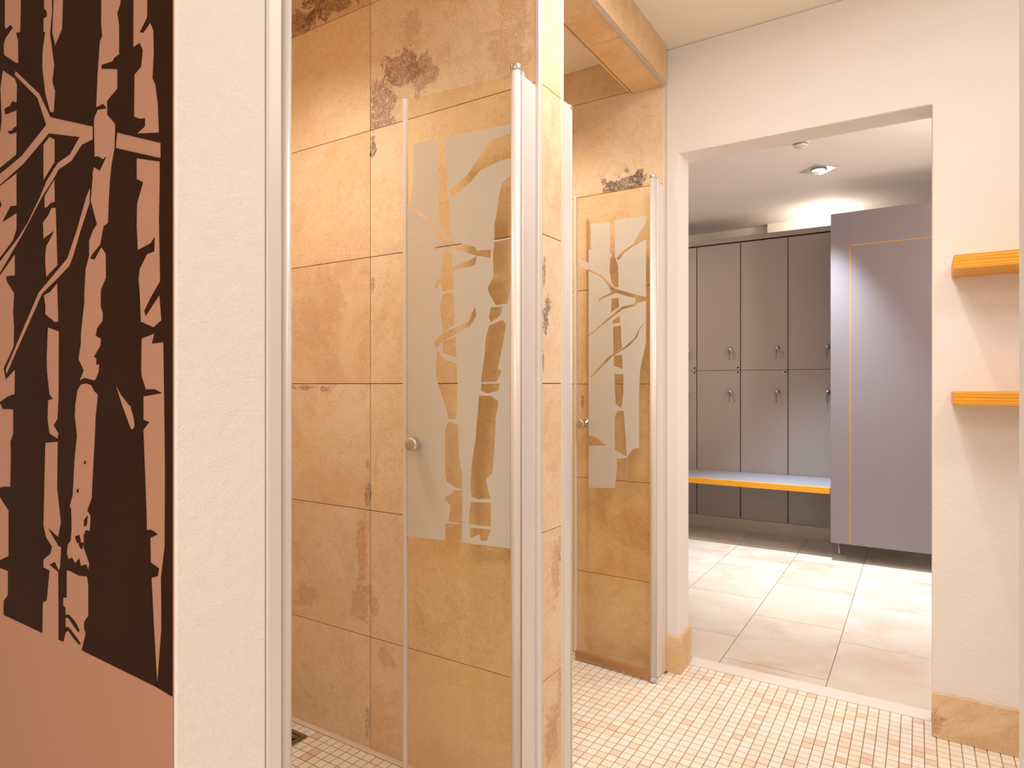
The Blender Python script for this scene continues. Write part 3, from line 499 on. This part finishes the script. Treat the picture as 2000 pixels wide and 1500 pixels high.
# changing-room floor
m = MB(); m.box(-3.75, 2.05, 2.62, 5.9, -.1, -.004, 1)
for k in range(-7, 6):
    x0 = -.7+.4*k; off = {-1: 3.03, 0: 3.37, 1: 3.22, 2: 3.08}.get(k, 3.0+.17*(k % 4)) - .6*4
    for q in range(14):
        a, b = off+.6*q, off+.6*(q+1); a = max(a, 2.655 if not(XL < x0+.2 < XR) else 2.70); b = min(b, 5.75)
        if b-a < .02 or x0+.4 > 2.04 or x0 < -3.6: continue
        if b <= 2.70: continue
        m.box(x0+.0018, x0+.3982, max(a, 2.70)+.0018, b-.0018, -.004, 0, 0, (rng.random(), rng.uniform(.1, .6), rng.random()))
struct('floor_changing_room', m, [M['floorstone'], M['grout_grey']], attr=True)
m = MB(); m.box(XL+.001, XR-.001, 2.62, 2.70, -.004, .004); struct('trim_threshold', m, M['marble'], .002)

# baseboards
SK = sandstone('sandstone_baseboard', [(.045, .05, .03, .06, .8, (.42, .17, .08))], 'y', base=(C(.76, .56, .34), C(.70, .47, .25), C(.54, .32, .15), C(.6, .4, .26)))
m = MB(); m.box(-.866, XL+.011, 2.509, 2.5195, 0, .145, 0, (.3, .35, 0)); m.box(XL, XL+.011, 2.5215, 2.648, 0, .145, 0, (.6, .4, 0)); struct('baseboard_left', m, SK, .0015, attr=True)
m = MB(); m.box(XR-.002, 1.44, 2.509, 2.5195, 0, .145, 0, (.8, .55, .2)); struct('baseboard_right', m, SK, .0015, attr=True)

# ------------------------------------------------------------------ mural
x0m = -1.46; dark = [(x0m, .60), (-.8525, .60), (-.8525, 2.42), (x0m, 2.42)]
mp = lambda u, v, t: (u, .4885-t, v)
mur = thing('birch_mural', 'dark brown birch trunks and bare branches painted on the terracotta wall at left', 'mural', (-.85, .4885, .6))
mo = Matrix.Translation((.85, -.4885, -.6))
sh = cut_sheet(dark, MURAL_GAPS, MURAL_TWIGS, mp, .0008); o = sh.build('painted_trunks', M['brown'], mur); o.data.transform(mo)

# ------------------------------------------------------------------ shower doors
def shower_door(label, P, E, film, clear, flange_y):
    D = Vector((E[0]-P[0], E[1]-P[1], 0)); L = D.length; D.normalize(); N = Vector((-D.y, D.x, 0))
    if N.y > 0: N = -N                                   # side facing the camera
    Pv = Vector((P[0], P[1], 0)); z0, z1 = .038, 1.937
    t = thing('shower_door', label, 'shower door', (P[0], P[1], 0)); 
    def loc(s, n, z): return tuple(D*s+N*n+Vector((0, 0, z)))
    def slab(m, s0, s1, n0, n1, za, zb):
        vs = [loc(s, n, z) for z in (za, zb) for (s, n) in ((s0, n0), (s1, n0), (s1, n1), (s0, n1))]
        m.poly(vs, [(0,3,2,1),(4,5,6,7),(0,1,5,4),(1,2,6,5),(2,3,7,6),(3,0,4,7)])
    m = MB(); slab(m, .008, L-.004, -.003, .003, z0, z1); m.build('glass_panel', M['glass'], t)
    f = cut_sheet(film, clear, [], lambda u, v, k: loc(u, .0034+k, v), .0005); f.build('frosted_film', M['frost'], t)
    m = MB(); slab(m, L-.005, L+.006, -.0065, .0065, z0, z1+.001); m.build('edge_strip', M['white_alu'], t, .002)
    m = MB(); slab(m, .012, L, -.007, .007, .012, z0+.004); m.build('bottom_seal', M['seal'], t, .002)
    # knob, both faces
    ks = L-.040; kz = .99
    for sgn, nm in ((1, 'knob'), (-1, 'knob')):
        m = MB(); m.lathe([(.0085, .0), (.0085, .012), (.0170, .0125), (.0185, .015), (.0185, .031), (.0165, .034), (.010, .0345)], c=loc(ks, sgn*.0042, kz), ax=tuple(N*sgn), n=40); k = m.build(nm, M['knob'], t, 0)
    # pivot tube, channel and wall profile
    m = MB(); m.lathe([(.0125, .02), (.0125, 1.950)], c=loc(0, 0, 0), n=36); m.build('pivot_tube', M['white_alu'], t)
    for za, zb in ((1.948, 1.963), (.006, .022)):
        m = MB(); m.lathe([(.0128, za), (.0145, za+.002), (.0145, zb-.002), (.0128, zb)], c=loc(0, 0, 0), n=36); 
        m.box(-.007, .0075, .008, .026, za, zb); m.build('hinge_cap', M['alu'], t, .001)
    m = MB(); m.box(-.0075, .0115, .0165, .026, .02, 1.952); m.build('inner_channel', M['white_alu'], t, .003)
    fy = flange_y-P[1]
    m = MB(); m.box(-.004, -.0005, .012, .03, .02, 1.95); m.build('seal_strip', M['rubber'], t)
    m = MB(); m.box(-.010, .008, .027, fy-.0005, .003, 1.945); m.build('wall_channel', M['white_alu'], t, .003)
    return t
M['seal'] = simple('amber_plastic_seal', C(.45, .24, .09), .35)
M['knob'] = simple('satin_chrome_knob', C(.66, .62, .60), .25, .95, 120, .04)
shower_door('frosted glass shower door with birch pattern in the nearer shower', (-.866, 1.385), (-1.196, 1.340), FILM_A[0], CLEAR_A, 1.475)
shower_door('frosted glass shower door with birch pattern in the farther shower by the doorway', (-.868, 2.39), (-1.213, 2.415), FILM_B[0], CLEAR_B, 2.485)
def post(label, y, fw=.040):
    t = thing('shower_door_post', label, 'door post', (-.866, y, 0), group=None)
    m = MB(); m.box(-.010, .0185, .0, fw, .003, 1.955); m.build('wall_channel', M['white_alu'], t, .003)
    m = MB(); m.box(-.006, .010, fw+.0004, fw+.0030, .02, 1.95); m.build('seal_strip', M['rubber'], t)
    m = MB(); m.lathe([(.0125, .02), (.0125, 1.950)], c=(.001, fw+.016, 0), n=36); m.build('pivot_tube', M['white_alu'], t)
    for za, zb in ((1.95, 1.963), (.006, .02)):
        m = MB(); m.lathe([(.0128, za), (.0142, za+.002), (.0142, zb-.002), (.0128, zb)], c=(.001, fw+.016, 0), n=36); m.build('hinge_cap', M['alu'], t)
    return t
post('white metal door post on the plaster jamb beside the mural wall', .6345, .027)
post('white metal door post on the back edge of the tiled pier', 1.6175, .037)

# ------------------------------------------------------------------ shower drain
t = thing('shower_drain', 'square steel drain grate in the mosaic floor of the nearer shower', 'drain', (-1.77, 1.344, 0))
m = MB()
a = .0745
for (x0, x1, y0, y1) in ((-a, a, -a, -a+.012), (-a, a, a-.012, a), (-a, -a+.012, -a+.012, a-.012), (a-.012, a, -a+.012, a-.012)): m.box(x0, x1, y0, y1, -.0035, .002)
m.build('frame', M['dark_steel'], t, .001)
m = MB()
inn = .059
m.box(-inn, inn, -inn, -inn+.016, -.0034, .001); m.box(-inn, inn, inn-.016, inn, -.0034, .001); m.box(-inn, -inn+.012, -inn+.016, inn-.016, -.0034, .001); m.box(inn-.012, inn, -inn+.016, inn-.016, -.0034, .001); m.box(-.006, .006, -inn+.016, inn-.016, -.0034, .001)
k = -inn+.012
while k < inn-.014:
    m.box(k+.007, k+.015, -inn+.016, inn-.016, -.0034, .001); k += .0153
m.build('grate', M['dark_steel'], t)
m = MB(); m.box(-inn-.003, inn+.003, -inn-.003, inn+.003, -.0038, -.0030); m.build('drain_hole', M['black'], t)

# ------------------------------------------------------------------ shelves
def shelf(label, z0, z1):
    t = thing('wall_shelf', label, 'shelf', (.088, 2.52, z0), group='pine wall shelves beside the doorway')
    h = z1-z0
    m = MB(); m.box(0, .95, -.185, -.0005, 0, h); m.build('shelf_board', M['pine'], t, .002)
    return t
s1 = shelf('upper pine wall shelf on the plaster wall right of the doorway', 1.497, 1.540)
s2 = shelf('lower pine wall shelf on the plaster wall right of the doorway', 1.090, 1.130)

# ------------------------------------------------------------------ lockers
YF = 5.22
def locker(x0, x1, label, rings, key):
    t = thing('locker', label, 'locker', (x0, YF, .0), group='grey lockers along the back wall')
    w = x1-x0; cx = w-.074
    m = MB(); m.box(.0005, w-.0005, .021, .475, .10, 2.277); m.build('body', M['gap'], t)
    for z0, z1, kz in ((.103, 1.2645, 1.098), (1.2675, 2.268, 1.431)):
        m = MB(); m.box(.0032, w-.0032, 0, .019, z0, z1); d = m.build('door', M['laminate'], t, .001)
        m = MB(); m.lathe([(.015, 0), (.015, .007), (.011, .011), (.011, .028), (.008, .031)], axis='y', c=(cx, -.031, kz), n=24)
        m.lathe([(.018, 0), (.018, .003)], axis='y', c=(cx, -.003, kz), n=24); k = m.build('lock', M['steel'], d)
        m = MB(); m.lathe([(.014, 0), (.014, .004)], axis='x', c=(cx-.0015, -.040, kz-.022), n=20); m.box(cx-.001, cx+.001, -.046, -.031, kz-.014, kz+.002)
        m.tube([(cx, -.040, kz-.030), (cx-.006, -.030, kz-.050), (cx-.004, -.022, kz-.080)], .0028); m.build('key', M['dark_steel'], d)
    for k, z in enumerate((1.2870, 1.2500)):
        if k == 0 and not rings[0] or k == 1 and not rings[1]: continue
        m = MB(); m.lathe([(.0155, 0), (.0140, .0035), (.0090, .0035), (.0080, .001)], axis='y', c=(w-.020, 0, z), n=24, ax=(0, -1, 0)); m.build('number_ring', M['steel'], t)
        m = MB(); m.lathe([(.0082, 0), (.0082, .0012)], c=(w-.020, 0, z), n=20, ax=(0, -1, 0)); m.build('ring_centre', M['black'], t)
    return t
locker(-1.870, -1.5265, 'grey two-door locker partly hidden behind the left doorway jamb', (1, 1), 1)
locker(-1.5265, -1.1845, 'grey two-door locker with two metal rings, second column from the left jamb', (1, 1), 1)
locker(-1.1845, -.8370, 'grey two-door locker with a single metal ring, third column from the left jamb', (0, 1), 1)
locker(-.8370, -.4900, 'grey two-door locker without rings, right beside the changing cubicle', (0, 0), 1)
m = MB(); m.box(-3.55, -.492, YF+.012, YF+.48, 0, .0995); tag(m.build('locker_plinth', M['plinth'], None, .001), 'long beige plinth under the row of lockers', 'plinth')
m = MB(); m.box(-1.87, -.492, YF-.004, YF+.48, 2.279, 2.318); tag(m.build('locker_top_board', M['laminate'], None, .001), 'narrow grey board along the top of the lockers', 'board')
# bench
t = thing('bench', 'long bench with grey top and knotty pine front edge before the lockers', 'bench', (-2.0, 4.70, .47))
m = MB(); m.box(-1.0, 1.506, .022, .512, -.038, 0); m.build('bench_top', M['bench_top'], t, .001)
m = MB(); m.box(-1.0, 1.506, 0, .0215, -.040, .0005); m.build('front_edge', M['pine'], t, .002)
for x in (-.9, .1):
    m = MB(); m.box(x, x+.03, .10, .50, -.070, -.0385); m.build('bracket', M['dark_steel'], t)

# changing cubicle
t = thing('changing_cubicle', 'tall grey changing cubicle with a closed flush door on metal feet', 'cubicle', (-.49, 4.68, 0))
ZB, ZT = .117, 2.27; DX0, DX1, DZ = .116, .93, 2.053
m = MB(); m.box(0, DX0-.004, 0, .026, ZB, ZT); m.build('corner_panel', M['laminate_blue'], t, .001)
m = MB(); m.box(DX0-.0036, 1.9, 0, .026, DZ+.004, ZT); m.build('header_panel', M['laminate_blue'], t, .001)
m = MB(); m.box(DX0+.001, DX1, -.001, .026, ZB, DZ-.001); d = m.build('door', M['laminate_blue'], t, .001)
m = MB(); m.box(DX0-.0044, DX0+.0005, .0015, .025, ZB+.001, DZ+.0045); m.box(DX0+.0005, DX1, .0015, .025, DZ-.0005, DZ+.0035); m.build('pine_edging', M['pine'], t)
m = MB(); m.box(DX1+.004, 1.9, 0, .026, ZB, DZ+.004); m.build('side_front_panel', M['laminate_blue'], t, .001)
m = MB(); m.box(0, .026, .0265, 1.075, ZB, ZT); m.build('side_panel', M['laminate_blue'], t, .001)
for y in (.20, .95):
    m = MB(); m.lathe([(.030, 0), (.030, .004), (.012, .007), (.0105, .012), (.0105, ZB)], c=(.032, y, 0), n=28); m.build('foot', M['steel'], t)

# ------------------------------------------------------------------ ceiling fittings
def downlight(x, y, label, lampm, rz=0, group=None):
    t = thing('downlight', label, 'ceiling lamp', (x, y, CEIL), rz, group)
    m = MB(); h = .078; r = .044
    n = 40; vs = []; 
    for z in (-.006, -.0005):
        for k in range(n):
            a = 2*math.pi*k/n; ca, sa = math.cos(a), math.sin(a); q = h/max(abs(ca), abs(sa)); vs.append((q*ca, q*sa, z))
        for k in range(n):
            a = 2*math.pi*k/n; vs.append((r*math.cos(a), r*math.sin(a), z))
    fs = []
    for k in range(n):
        j = (k+1) % n
        fs += [(k, n+k, n+j, j), (2*n+k, 2*n+j, 3*n+j, 3*n+k), (k, j, 2*n+j, 2*n+k), (n+k, 3*n+k, 3*n+j, n+j)]
    m.poly(vs, fs); m.build('frame', M['alu'], t)
    m = MB(); m.lathe([(.046, -.0065), (.045, -.010), (.040, -.010), (.039, -.0065)], n=40); m.build('ring', M['dark_steel'], t)
    m = MB(); m.lathe([(.0385, -.0025), (.0385, -.0075), (.030, -.010)], n=40); m.build('bulb', lampm, t)
    return t
downlight(-.53, 4.42, 'square recessed downlight glowing cool white in the changing room ceiling', M['lamp_cool'], R(45))
t = thing('smoke_detector', 'small round white detector on the changing room ceiling by the lintel', 'smoke detector', (-.55, 3.84, CEIL))
m = MB(); m.lathe([(.045, -.001), (.045, -.018), (.040, -.022)], n=40); m.build('base', M['plastic'], t)
m = MB()
for k in range(10):
    a = 2*math.pi*k/10; m.box(.030*math.cos(a)-.003, .030*math.cos(a)+.003, .030*math.sin(a)-.003, .030*math.sin(a)+.003, -.031, -.0215)
m.build('sensor_slots', M['dark_steel'], t)
m = MB(); m.lathe([(.036, -.030), (.036, -.036), (.028, -.041)], n=40); m.build('cap', M['plastic'], t)
t = thing('ceiling_lamp', 'small bright ceiling lamp beside the top of the changing cubicle', 'ceiling lamp', (-.60, 5.50, CEIL))
m = MB(); m.lathe([(.045, -.001), (.045, -.02), (.034, -.030)], n=32); m.build('housing', M['plastic'], t)
m = MB(); m.lathe([(.030, -.031), (.030, -.040), (.02, -.045)], n=32); m.build('bulb', M['lamp_warm'], t)
d = bpy.data.lights.new('ceiling_lamp_light', 'POINT'); d.energy = 6; d.color = (1, .88, .74); d.shadow_soft_size = .04
lo = bpy.data.objects.new('lamp_light', d); COL.objects.link(lo); lo.location = (0, -.02, -.09); lo.parent = t
